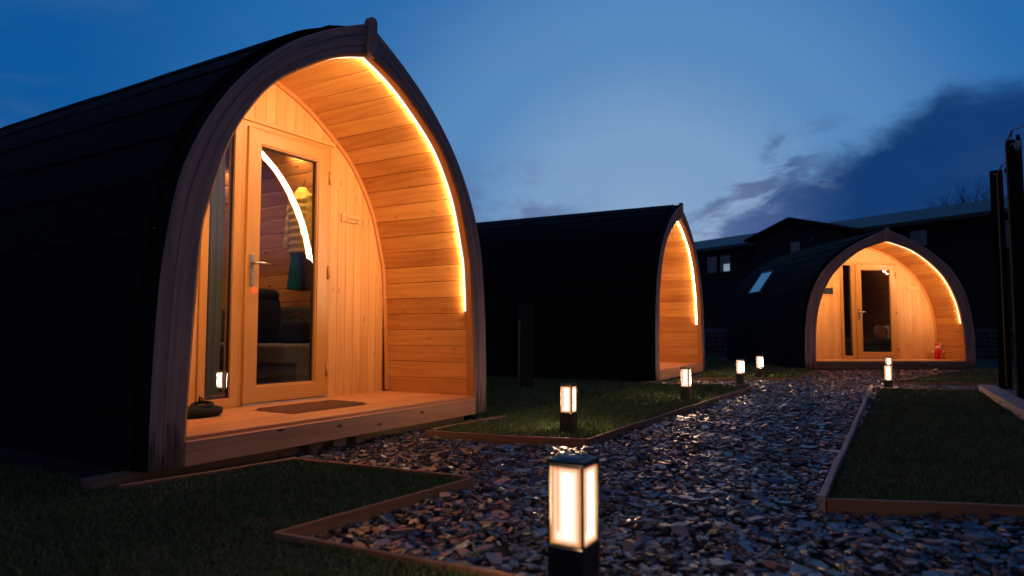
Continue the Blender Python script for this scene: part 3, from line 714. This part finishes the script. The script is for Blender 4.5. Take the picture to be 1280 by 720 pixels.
def edge(a, b, label, z=.07, w=.023, mat='edging', h=.13, ext=0.):
    a, b = Vector((*a, 0)), Vector((*b, 0)); d = b - a; l = d.length + ext; ang = math.atan2(d.y, d.x)
    m = MB(); n = max(1, int(l / .45)); rings = []; sd = random.random()
    for k in range(n + 1):
        x = l * k / n; jy = random.uniform(-.004, .004) if 0 < k < n else 0; jz = random.uniform(-.004, .004)
        rings.append([(x, -w / 2 + jy, z - h), (x, w / 2 + jy, z - h), (x, w / 2 + jy, z + jz - .003), (x, w / 2 - .004 + jy, z + jz), (x, -w / 2 + .004 + jy, z + jz), (x, -w / 2 + jy, z + jz - .003)])
    m.sweep(rings, 0, True, True, random.random(), sd, smooth=False)
    o = m.build('edging_board', mat); o.location = (a.x, a.y, 0); o.rotation_euler[2] = ang
    return tag(o, label, 'edging board', 'timber edging boards around the lawns')
edge((-1.88, 3.31), A, 'low timber edging running along the base of the near pod front')
edge(A, B, 'low timber edging from the near pod corner to the pointed lawn tip')
edge(B, Cc, 'low timber edging from the lawn tip back to the sharp gravel notch')
edge(Cc, E2, 'nearest low timber edging running out of the picture past the near lamp')
edge((-.64, 5.135), (.502, 4.713), 'reddish timber edging in front of the nearest lamp on the middle lawn')
edge((.512, 4.73), (3.05, 8.98), 'long timber edging between middle lawn and slate path')
edge((3.05, 8.985), (3.36, 9.50), 'short timber edging at the pointed far end of the middle lawn')
edge((-.05, 6.1), (-.60, 5.24), 'short timber edging running beside the right foot of the near pod')
edge((2.28, 9.75), (2.9, 9.75), 'short timber edging at the foot of the middle pod gravel strip')
edge((2.9, 11.0), (4.40, 11.02), 'lit timber edging of the small far lawn behind the gravel strip')
edge((4.40, 11.02), (4.75, 11.35), 'short timber edging turning the corner of the small far lawn')
edge((4.75, 11.35), (5.85, 13.2), 'timber edging from the small far lawn to the far pod corner')
edge((1.368, 3.068), (4.94, 9.45), 'long pale timber edging along the path side of the right lawn', .075, .03, 'edging_pale')
edge((1.385, 3.05), (2.80, 2.82), 'dark timber edging across the near end of the right lawn')
edge((4.86, 9.03), (6.05, 8.73), 'timber edging across the far end of the right lawn')
edge((5.42, 9.95), (9.0, 9.95), 'timber edging behind the narrow gravel strip right of the lamps')
edge((5.42, 9.98), (8.35, 12.95), 'slanting timber edging between gravel and lawn before the far pod')
for k, (x, y) in enumerate([(4.86, 9.22), (4.70, 8.93), (4.50, 8.57)]):
    m = MB(); m.box((-.02, -.02, -.05), (.02, .02, .062)); o = m.build('edging_peg', 'bearer', None, .004); o.location = (x + .05, y - .02, 0); o.rotation_euler[2] = R(60)
    tag(o, ('dark timber peg at the far end of the pale edging', 'dark timber peg second from the far end of the pale edging', 'dark timber peg third from the far end of the pale edging')[k], 'peg', 'pegs holding the pale edging')

def inside(px, py, poly):
    r = np.zeros(len(px), bool); n = len(poly)
    for i in range(n):
        (x0, y0), (x1, y1) = poly[i], poly[(i + 1) % n]
        c = ((y0 > py) != (y1 > py)) & (px < (x1 - x0) * (py - y0) / (y1 - y0 + 1e-12) + x0); r ^= c
    return r
def near_pod(px, py, L, phi, hw, y0, y1):
    dx, dy = px - L[0], py - L[1]; c, s = math.cos(phi), math.sin(phi)
    x = dx * c + dy * s; y = -dx * s + dy * c; return (abs(x) < hw) & (y > y0) & (y < y1)
PODS = [(L1, PHI1, 1.6, .08, 7.), (L2, PHI2, 1.6, .08, 7.), (L3, PHI3, 1.85, .08, 4.3)]
def in_view(px, py, mg=.06): return (np.abs(px) < (.75 + mg) * py + .25) & (py > 1.5)

def raw_mesh(name, co, faces_n, loops, starts, tone, seed, mat):
    me = bpy.data.meshes.new(name); me.vertices.add(len(co)); me.vertices.foreach_set('co', co.astype(np.float32).ravel())
    me.loops.add(len(loops)); me.loops.foreach_set('vertex_index', loops.astype(np.int32))
    me.polygons.add(len(starts)); me.polygons.foreach_set('loop_start', starts.astype(np.int32))
    for nm, d in (('tone', tone), ('seed', seed)):
        a = me.attributes.new(nm, 'FLOAT', 'FACE'); a.data.foreach_set('value', d.astype(np.float32))
    me.polygons.foreach_set('use_smooth', np.zeros(len(starts), bool)); me.materials.append(M[mat]); me.update(calc_edges=True); me.validate()
    o = bpy.data.objects.new(name, me); COL.objects.link(o); return o

# slate chips: flat broken plates with five to seven uneven corners, lying at all angles
N0 = 250000
px = rng.uniform(-2., 11., N0); py = rng.uniform(1.6, 14.2, N0)
k = in_view(px, py)
for p in LW: k &= ~inside(px, py, p)
for P in PODS: k &= ~near_pod(px, py, *P)
dist = np.hypot(px, py)
k &= rng.random(N0) < np.clip(1.1 - .05 * dist, .42, 1.)
k &= ~((px > 5.8) & (py < 8.7))
px, py, dist = px[k], py[k], dist[k]; n = len(px); print('slate chips', n)
K = 6
ang = (np.arange(K)[None, :] + rng.uniform(-.32, .32, (n, K))) * 2 * math.pi / K
size = np.exp(rng.normal(math.log(.0178), .46, n)).clip(.010, .062) * (1 + .02 * dist)
asp = rng.uniform(.38, .85, n); rad = rng.uniform(.62, 1.22, (n, K))
lx = np.cos(ang) * rad * size[:, None]; ly = np.sin(ang) * rad * (size * asp)[:, None]
th = size * rng.uniform(.07, .22, n)
top = np.stack([lx * .9, ly * .9, np.repeat(th[:, None], K, 1) * rng.uniform(.75, 1.2, (n, K))], -1)
bot = np.stack([lx, ly, np.repeat(-th[:, None] * .5, K, 1)], -1)
loc = np.concatenate([top, bot], 1)                                   # n, 2K, 3
yaw = rng.uniform(0, 2 * math.pi, n); tl = np.abs(rng.normal(0, .30, n)).clip(0, .95); td = rng.uniform(0, 2 * math.pi, n)
cy, sy = np.cos(yaw), np.sin(yaw)
x = loc[..., 0] * cy[:, None] - loc[..., 1] * sy[:, None]; y = loc[..., 0] * sy[:, None] + loc[..., 1] * cy[:, None]; z = loc[..., 2]
ax, ay = np.cos(td)[:, None], np.sin(td)[:, None]; ct, st = np.cos(tl)[:, None], np.sin(tl)[:, None]
dt = x * ax + y * ay; cxp = ay * z; cyp = -ax * z; czp = ax * y - ay * x
x, y, z = x * ct + cxp * st + ax * dt * (1 - ct), y * ct + cyp * st + ay * dt * (1 - ct), z * ct + czp * st
wave = .010 * np.sin(px * 2.3 + 1.) * np.cos(py * 1.9) + .006 * np.sin(px * 6.1 + py * 5.)
x += px[:, None]; y += py[:, None]; z += (rng.uniform(-.004, .026, n) + wave + .006)[:, None]
co = np.stack([x, y, z], -1).reshape(-1, 3)
pat = list(range(K))
for j in range(K): pat += [j, K + j, K + (j + 1) % K, (j + 1) % K]
st_ = [0] + [K + 4 * j for j in range(K)]
nl = len(pat); off = np.arange(n)
loops = (np.array(pat)[None, :] + (off * 2 * K)[:, None]).ravel(); starts = (np.array(st_)[None, :] + (off * nl)[:, None]).ravel()
tone = np.repeat(rng.beta(1.4, 2.6, n), K + 1); seed = np.repeat(rng.random(n), K + 1)
tag(raw_mesh('gravel', co, None, loops, starts, tone, seed, 'slate'), 'blue grey slate chips covering the path between the lawns', 'gravel', kind='stuff')

# grass blades
def blades(name, poly, box, dens, label, hmul=1., far=0.):
    (x0, x1, y0, y1) = box; N = int((x1 - x0) * (y1 - y0) * dens)
    px = rng.uniform(x0, x1, N); py = rng.uniform(y0, y1, N); k = inside(px, py, poly) & in_view(px, py)
    for P in PODS: k &= ~near_pod(px, py, P[0], P[1], P[2] - .03, .0, P[4])
    d = np.hypot(px, py); tuft = np.sin(px * 9.1 + 2. * np.sin(py * 5.3)) * np.cos(py * 8.3 + 1.7 * np.sin(px * 4.1)) + .5 * np.sin(px * 23. + py * 17.); k &= rng.random(N) < np.clip((3.2 / d) ** 1.15, .12, 1.) * np.clip(1.0 + .25 * tuft, .2, 1.)
    px, py, d, tuft = px[k], py[k], d[k], tuft[k]; n = len(px)
    hmul = hmul * (1 + .14 * tuft)
    h = rng.uniform(.010, .027, n) * hmul * (.8 + .5 * (np.sin(px * 3.1 + 1.) * np.cos(py * 2.7) > -.2)); w = .0022 + .0011 * d * .6
    a = rng.uniform(0, 2 * math.pi, n); la = rng.uniform(0, 2 * math.pi, n); ll = rng.uniform(.1, .9, n) * h
    v = np.zeros((n, 3, 3)); v[:, 0] = np.stack([px - np.cos(a) * w, py - np.sin(a) * w, np.full(n, .044)], -1); v[:, 1] = np.stack([px + np.cos(a) * w, py + np.sin(a) * w, np.full(n, .044)], -1)
    v[:, 2] = np.stack([px + np.cos(la) * ll, py + np.sin(la) * ll, .044 + h], -1)
    print(name, n)
    tag(raw_mesh('grass', v.reshape(-1, 3), None, np.arange(3 * n), np.arange(n) * 3, rng.random(n), rng.random(n), 'grass'), label, 'grass', kind='stuff')
blades('near', lawnW, (-4.2, 1.2, 1.5, 6.2), 12000, 'short dark grass on the near left lawn')
blades('mid', lawnM, (-3., 3.6, 4.6, 13.), 9000, 'short grass lit by the lamps on the middle lawn')
blades('far', lawnN, (-1., 6., 10.9, 19.), 5000, 'short dark grass on the small far lawn')
blades('right', lawnR, (1.3, 6.2, 2.7, 9.1), 11000, 'short dark grass on the right lawn')
blades('right far', lawnS, (5., 12., 9.9, 15.), 6000, 'short dark grass before the far pod')

# ------------------------------------------------------------------ raised timber platform and festoon posts
t = thing('timber_platform', 'low raised platform of pale boards at the right edge', 'platform', (5.92, 8.72, 0), math.atan2(-2.915, -1.61))
# local x runs towards the camera along the front edge, +y is away from the lawn
m = MB()
m.box((.0, -.004, .105), (6.2, .165, .137), 0); m.build('top_board', 'platform', t, .005)
m = MB()
for k in range(6): m.box((.0, .18 + k * .15, .075), (6.2, .18 + k * .15 + .143, .107), 0)
m.build('deck_boards', 'bearer', t, .004)
for z0, z1 in ((.0, .048), (.052, .1045)):
    m = MB(); m.box((.0, .0, z0), (6.2, .055, z1), 0); m.build('side_sleeper', 'platform', t, .006)
m = MB(); m.box((.0, .056, .0), (.05, .9, .1)); m.build('end_board', 'platform', t, .005)
m = MB()
for k in range(30):
    m.tube([(.12 + k * .2 + random.uniform(-.02, .02), -.002, .026 + .05 * (k % 2)), (.12 + k * .2, .004, .026 + .05 * (k % 2))], .008, 0, 8)
m.build('bolt_heads', 'gasket', t)
def fpost(lb, x, y, lean=0.):
    t = thing('timber_post', lb, 'post', (x, y, .107), R(-36), 'festoon light posts on the platform')
    m = MB(); m.box((-.068, -.068, .0), (.068, .068, 2.70), 2); m.build('post_shaft', 'post', t, .008)
    m = MB(); m.box((-.09, -.09, .0), (.09, .09, .012)); m.build('post_foot', 'black', t, .002)
    m = MB(); m.tube([(-.03, -.082, 2.62), (-.02, -.10, 2.645), (-.0, -.115, 2.64)], .006, 0, 8); m.build('hook', 'steel', t)
    return t
fpost('farther and shorter looking dark timber post on the platform', 6.05, 8.42)
fpost('nearer and taller looking dark timber post at the right edge', 5.27, 7.06)
t = thing('festoon_string', 'string of unlit clear festoon bulbs slung between the dark posts', 'string lights', (5.7, 7.7, 0))
def rel(p): return (p[0] - 5.7, p[1] - 7.7, p[2])
def sag(a, b, s, n=14): return [tuple(a[i] + (b[i] - a[i]) * k / n - (s * 4 * (k / n) * (1 - k / n) if i == 2 else 0) for i in range(3)) for k in range(n + 1)]
pA, pB = (6.05, 8.30, 2.86), (5.18, 6.95, 2.88); pC = (4.4, 4.0, 2.95)
m = MB(); m.tube([rel(p) for p in sag(pA, pB, .10)], .006, 0, 6); m.tube([rel(p) for p in sag(pB, pC, .10)], .006, 0, 6)
m.tube([rel(p) for p in [(6.00, 8.335, .15), (6.00, 8.335, 1.5), (6.0, 8.335, 2.75), pA]], .009, 0, 6)
m.tube([rel(p) for p in [(5.13, 6.98, .15), (5.13, 6.98, 1.5), (5.13, 6.98, 2.75), pB]], .009, 0, 6)
m.build('light_cable', 'bearer', t)
M['bulbglass'] = glass('clear_bulb_glass', (.8, .85, .9), 2.5)
def bulb(p):
    p = rel(p); m = MB(); m.tube([p, (p[0], p[1], p[2] - .055)], [.018, .02], 0, 10); o = m.build('bulb_holder', 'gasket', t)
    m = MB(); m.lathe((p[0], p[1], p[2] - .17), [(.004, 0), (.022, .008), (.032, .03), (.034, .06), (.026, .09), (.018, .114)], 0, 14); m.build('bulb', 'bulbglass', o)
    m = MB(); m.tube([(p[0] - .01, p[1], p[2] - .06), (p[0] - .012, p[1], p[2] - .13), (p[0], p[1], p[2] - .145), (p[0] + .012, p[1], p[2] - .13), (p[0] + .01, p[1], p[2] - .06)], .0025, 0, 5); m.build('filament', 'white', o)
bulb((6.03, 8.22, 2.80)); bulb((5.185, 6.88, 2.82)); bulb((5.60, 7.55, 2.80))

# dark service post between the pods
t = thing('service_post', 'dark service box post with a thin pipe before the middle pod wall', 'service post', (.17, 9.3, .04), R(10))
m = MB(); m.box((-.07, -.06, 0), (.11, .06, 1.10)); m.build('box_housing', 'under', t, .006)
m = MB(); m.box((-.08, -.07, 1.101), (.12, .07, 1.13)); m.build('box_lid', 'under', t, .005)
m = MB(); m.tube([(-.10, -.08, 0), (-.095, -.08, .45), (-.085, -.08, .93)], .013, 0, 8); m.build('pipe', 'bearer', t)

# ------------------------------------------------------------------ lodge behind
P0 = Vector((9.706, 36., 0)); TX = Vector((.542, -.84, 0)).normalized()
t = thing('lodge', 'long dark clad lodge with grey roof and front gable behind the pods', 'lodge', P0, math.atan2(TX.y, TX.x))
# local x along the front towards the right, -y towards the viewer
m = MB(); m.box((-6, .0, 0), (24, 6., 4.98)); m.build('wall', 'lodge', t)
m = MB()
for k in range(40): m.box((-6, -.02, .1 + k * .122), (24, -.002, .1 + k * .122 + .108), 0)
m.build('cladding', 'lodge', t)
m = MB(); xs = (-6.4, 24.4)
for s0, s1 in (((-.45, 4.98), (3., 6.0)), ((6.45, 4.98), (3., 6.0))):
    m.hexa([(xs[0], s0[0], s0[1]), (xs[0], s1[0], s1[1]), (xs[0], s1[0], s1[1] + .1), (xs[0], s0[0], s0[1] + .1), (xs[1], s0[0], s0[1]), (xs[1], s1[0], s1[1]), (xs[1], s1[0], s1[1] + .1), (xs[1], s0[0], s0[1] + .1)], (1, 0, 0))
m.build('roof', 'lodgeroof', t)
m = MB(); m.box((-6.4, -.53, 4.93), (24.4, -.455, 5.08), 0); m.build('gutter', 'black', t)
m = MB()
gy = -1.5; g = [(5.0, 0), (9.2, 0), (9.2, 4.98), (6.95, 5.56), (5.0, 5.0)]
m.sweep([[(x, y, z) for x, z in g] for y in (gy, -.03)], 0, True, True, smooth=False); m.build('gable_wall', 'lodge', t)
m = MB()
for a, b in (((4.55, 4.93), (6.9, 5.66)), ((6.9, 5.66), (9.75, 4.84))):
    m.hexa([(a[0], gy - .3, a[1]), (b[0], gy - .3, b[1]), (b[0], gy - .3, b[1] + .1), (a[0], gy - .3, a[1] + .1), (a[0], 1.5, a[1]), (b[0], 1.5, b[1]), (b[0], 1.5, b[1] + .1), (a[0], 1.5, a[1] + .1)], (0, 1, 0))
m.build('gable_roof', 'lodge', t)
def lwin(x0, x1, z0, z1, y, lit=None):
    m = MB(); w = .06
    m.box((x0, y - .05, z0), (x1, y - .025, z0 + w)); m.box((x0, y - .05, z1 - w), (x1, y - .025, z1)); m.box((x0, y - .05, z0 + w + .001), (x0 + w, y - .025, z1 - w - .001)); m.box((x1 - w, y - .05, z0 + w + .001), (x1, y - .025, z1 - w - .001))
    o = m.build('window', 'lodge', t, .005)
    m = MB(); m.face([(x0 + w, y - .032, z0 + w), (x1 - w, y - .032, z0 + w), (x1 - w, y - .032, z1 - w), (x0 + w, y - .032, z1 - w)], 0); m.build('window_pane', 'darkglass', o, weld=False)
    if lit:
        m = MB(); m.face([(lit[0], y - .036, lit[2]), (lit[1], y - .036, lit[2]), (lit[1], y - .036, lit[3]), (lit[0], y - .036, lit[3])], 0); m.build('lit_blind', 'farlamp', o, weld=False)
lwin(.78, 1.52, 3.78, 4.72, 0); lwin(1.62, 2.38, 3.78, 4.72, 0, (1.9, 2.28, 3.86, 4.22)); lwin(6.72, 7.30, 3.98, 4.74, gy); lwin(11.0, 11.75, 4.1, 4.8, 0); lwin(14.1, 14.75, 3.7, 4.8, 0)
m = MB(); m.blob((7.83, gy - .05, 4.66), (.09, .05, .11), 0, 12); m.build('wall_lantern', 'lodgeroof', t)

# low dry stone wall
t = thing('stone_wall', 'low dark dry stone wall running behind the pods', 'wall', (3., 23.5, 0), R(-4))
m = MB(); rs = random.Random(5)
for r_ in range(6):
    x = 0.
    while x < 22:
        w = rs.uniform(.2, .5); h = .155; z = r_ * .15
        e = [rs.uniform(-.02, .02) for _ in range(8)]
        m.hexa([(x + .01 + e[0], -.05 + e[1], z + .008), (x + w - .01, -.05 + e[2], z + .008 + e[3] * .5), (x + w - .01, .4, z), (x + .01, .4, z),
                (x + .02, -.03 + e[4], z + h - .012 + e[5] * .5), (x + w - .02, -.03 + e[6], z + h - .012), (x + w - .01, .4, z + h), (x + .01, .4, z + h)], (1, 0, 0))
        x += w
m.build('stonework', 'stone', t, .015, 1, weld=False)

# bare tree behind the lodge
t = thing('bare_tree', 'leafless tree with thin branches showing above the lodge roof', 'tree', (23.2, 34., 0))
m = MB(); m.tube([(0, 0, 0), (.1, 0, 2.6), (-.05, .1, 5.0)], [.24, .2, .16], 0, 10); m.build('trunk', 'bark', t)
m = MB(); rt = random.Random(21)
def grow(p, d, l, r, lev):
    p = Vector(p); d = Vector(d).normalized(); pts = [p]; n = 5
    for k in range(n):
        d = (d + Vector((rt.uniform(-.16, .16), rt.uniform(-.16, .16), rt.uniform(-.05, .16)))).normalized(); pts.append(pts[-1] + d * l / n)
    m.tube(pts, [r * (1 - .6 * k / n) for k in range(n + 1)], 0, 5 if lev else 7)
    if lev < 4:
        for k in range(2, n + 1):
            for _ in range(2 if lev < 2 or k == n else 1):
                a = rt.uniform(0, 6.3); sp = rt.uniform(.45, .95)
                o = d.orthogonal().normalized(); q = Matrix.Rotation(a, 3, d) @ o
                grow(pts[k], d + q * sp, l * rt.uniform(.5, .72), r * .42 * (1.2 - k * .08), lev + 1)
for a in range(5): grow((-.05, .1, 4.9), (math.cos(a * 1.26) * .8, math.sin(a * 1.26) * .6, 1.), 1.75, .075, 1)
m.build('crown', 'bark', t, weld=False)

# ------------------------------------------------------------------ sky: after sunset, glow low ahead, cloud bank to the right
W = bpy.data.worlds.new('World'); S.world = W; W.use_nodes = True; nt = NT(W.node_tree); bg = nt.n['Background']
dirv = nt.vmath('NORMALIZE', nt.new('ShaderNodeTexCoord').outputs['Generated']); X = nt.sep(dirv)
el = nt.math('ARCSINE', X[2]); az = nt.math('ARCTAN2', X[0], X[1])
glow = Vector((math.sin(.19), math.cos(.19), .10)).normalized()
ga = nt.math('ARCCOSINE', nt.vmath('DOT_PRODUCT', dirv, tuple(glow)))
el2 = nt.math('ABSOLUTE', el)
base = nt.ramp(nt.math('DIVIDE', ga, 3.15), [(0., (.27, .40, .60)), (.05, (.20, .345, .57)), (.10, (.095, .25, .51)), (.165, (.020, .145, .41)), (.26, (.004, .092, .315)), (.40, (.010, .055, .20)), (.65, (.05, .07, .17)), (1., (.05, .06, .13))], 'EASE')
strk = nt.noise(nt.vmath('MULTIPLY', dirv, (1.6, 1.6, 7.)), 2.2, 5, .6, .6)
base = nt.mix(nt.math('MULTIPLY', nt.smooth(strk, .48, .75), .16), base, (.12, .19, .36, 1))
# behind the viewer broken mauve cloud
wp = nt.noise(nt.vmath('MULTIPLY', dirv, (1., 1., 2.4)), 3.2, 6, .6, .4)
back = nt.math('MULTIPLY', nt.smooth(X[1], -.1, .5, 1., 0.), nt.smooth(wp, .42, .68))
col = nt.mix(nt.math('MULTIPLY', back, .7), base, (.17, .16, .27, 1))
lowb = nt.math('MULTIPLY', nt.smooth(X[1], -.25, .1, 1., 0.), nt.smooth(el, .12, .42, 1., 0.))
col = nt.mix(nt.math('MULTIPLY', lowb, .9), col, (.010, .013, .03, 1))
# cloud bank: lies under a line that climbs to the right, with torn edge
nv = nt.comb(nt.math('MULTIPLY', az, 1.), nt.math('MULTIPLY', el, 1.7), 3.3)
n1 = nt.noise(nv, 8., 7, .58, .25); n2 = nt.noise(nv, 26., 5, .6, .2); n3 = nt.noise(nv, 2.6, 2)
edge_h = nt.math('MULTIPLY_ADD', az, .56, -.018)
edge_h = nt.math('MINIMUM', edge_h, .30)
rough_ = nt.smooth(az, .32, .50, .30, .06)
bank = nt.math('SUBTRACT', edge_h, el)
bank = nt.math('ADD', bank, nt.math('MULTIPLY', nt.math('SUBTRACT', n1, .5), rough_))
bank = nt.math('ADD', bank, nt.math('MULTIPLY', nt.math('SUBTRACT', n2, .5), .035))
bmask = nt.math('MULTIPLY', nt.smooth(bank, -.008, .035), nt.smooth(az, .17, .30))
bmask = nt.math('MULTIPLY', bmask, nt.smooth(az, 1.3, 2., 1., 0.))
bmask = nt.math('MULTIPLY', bmask, nt.smooth(nt.math('ADD', az, nt.math('MULTIPLY', n1, .12)), .30, .44, .80, 1.))
bcol = nt.mix(nt.smooth(az, .26, .48), (.10, .165, .36, 1), (.006, .041, .160, 1))
bcol = nt.mix(nt.smooth(az, .8, 1.3), bcol, (.11, .12, .29, 1))
bcol = nt.mix(nt.math('MULTIPLY', nt.smooth(n1, .42, .75), .35), bcol, (.02, .068, .205, 1))
col = nt.mix(bmask, col, bcol)
w1 = nt.noise(nt.comb(nt.math('ADD', az, nt.math('MULTIPLY', el, -.8)), nt.math('MULTIPLY', el, 2.2), 7.7), 11., 7, .62, .5)
wreg = nt.math('MULTIPLY', nt.smooth(nt.math('ABSOLUTE', nt.math('SUBTRACT', nt.math('ADD', bank, 0.), -.0)), .02, .075, 1., 0.), nt.math('MULTIPLY', nt.smooth(az, .22, .30), nt.smooth(az, .50, .36)))
col = nt.mix(nt.math('MULTIPLY', wreg, nt.smooth(w1, .46, .60)), col, (.060, .115, .27, 1))
col = nt.mix(nt.math('MULTIPLY', nt.math('MULTIPLY', wreg, .55), nt.smooth(w1, .46, .34)), col, (.22, .32, .53, 1))
# faint pale lit tops along the left of the bank, thin mauve cloud low above the middle pod
lit = nt.math('MULTIPLY', nt.smooth(bank, -.05, .0), nt.smooth(bank, .0, .05, 1., 0.)); lit = nt.math('MULTIPLY', lit, nt.smooth(az, .40, .30)); lit = nt.math('MULTIPLY', lit, nt.smooth(az, .20, .27))
col = nt.mix(nt.math('MULTIPLY', lit, .35), col, (.34, .42, .60, 1))
lowm = nt.math('MULTIPLY', nt.smooth(el, .14, .29, 1., 0.), nt.smooth(n1, .40, .60)); lowm = nt.math('MULTIPLY', lowm, nt.smooth(az, .02, .16, 1., 0.))
col = nt.mix(nt.math('MULTIPLY', lowm, .8), col, (.10, .145, .31, 1))
side = nt.math('MULTIPLY', nt.smooth(az, .85, 1.15), nt.smooth(nt.math('ADD', el, nt.math('MULTIPLY', n1, .06)), .10, .17, 1., 0.))
col = nt.mix(side, col, (.006, .008, .014, 1))
# darker below the horizon
col = nt.mix(nt.smooth(el, -.12, .0, 1., 0.), col, (.008, .010, .016, 1))
sky = nt.new('ShaderNodeTexSky', sky_type='NISHITA'); sky.sun_disc = False; sky.sun_elevation = R(-3.5); sky.sun_rotation = R(11.)
col = nt.mix(.004, col, sky.outputs[0], 'ADD')
nt.l.new(col, bg.inputs[0]); bg.inputs[1].default_value = 1.0

# ------------------------------------------------------------------ camera and render settings
cam = bpy.data.cameras.new('camera'); co_ = bpy.data.objects.new('camera', cam); COL.objects.link(co_)
co_.location = (0, 0, .8); co_.rotation_euler = (R(90) + math.atan(55 / 853), 0, 0)
cam.sensor_width = 36; cam.lens = 36 * 853 / 1280; cam.clip_end = 1000; cam.clip_start = .05
cam.dof.use_dof = True; cam.dof.focus_distance = 5.6; cam.dof.aperture_fstop = 2.0
S.camera = co_
S.view_settings.view_transform = 'Standard'; S.view_settings.look = 'None'; S.view_settings.exposure = 0; S.view_settings.gamma = 1
c = S.cycles
S.render.engine = 'CYCLES'
c.use_denoising = True
try: c.denoiser = 'OPENIMAGEDENOISE'
except Exception: pass
c.sample_clamp_indirect = 6.; c.max_bounces = 8; c.diffuse_bounces = 4; c.glossy_bounces = 4; c.transparent_max_bounces = 16
c.caustics_reflective = False; c.caustics_refractive = False
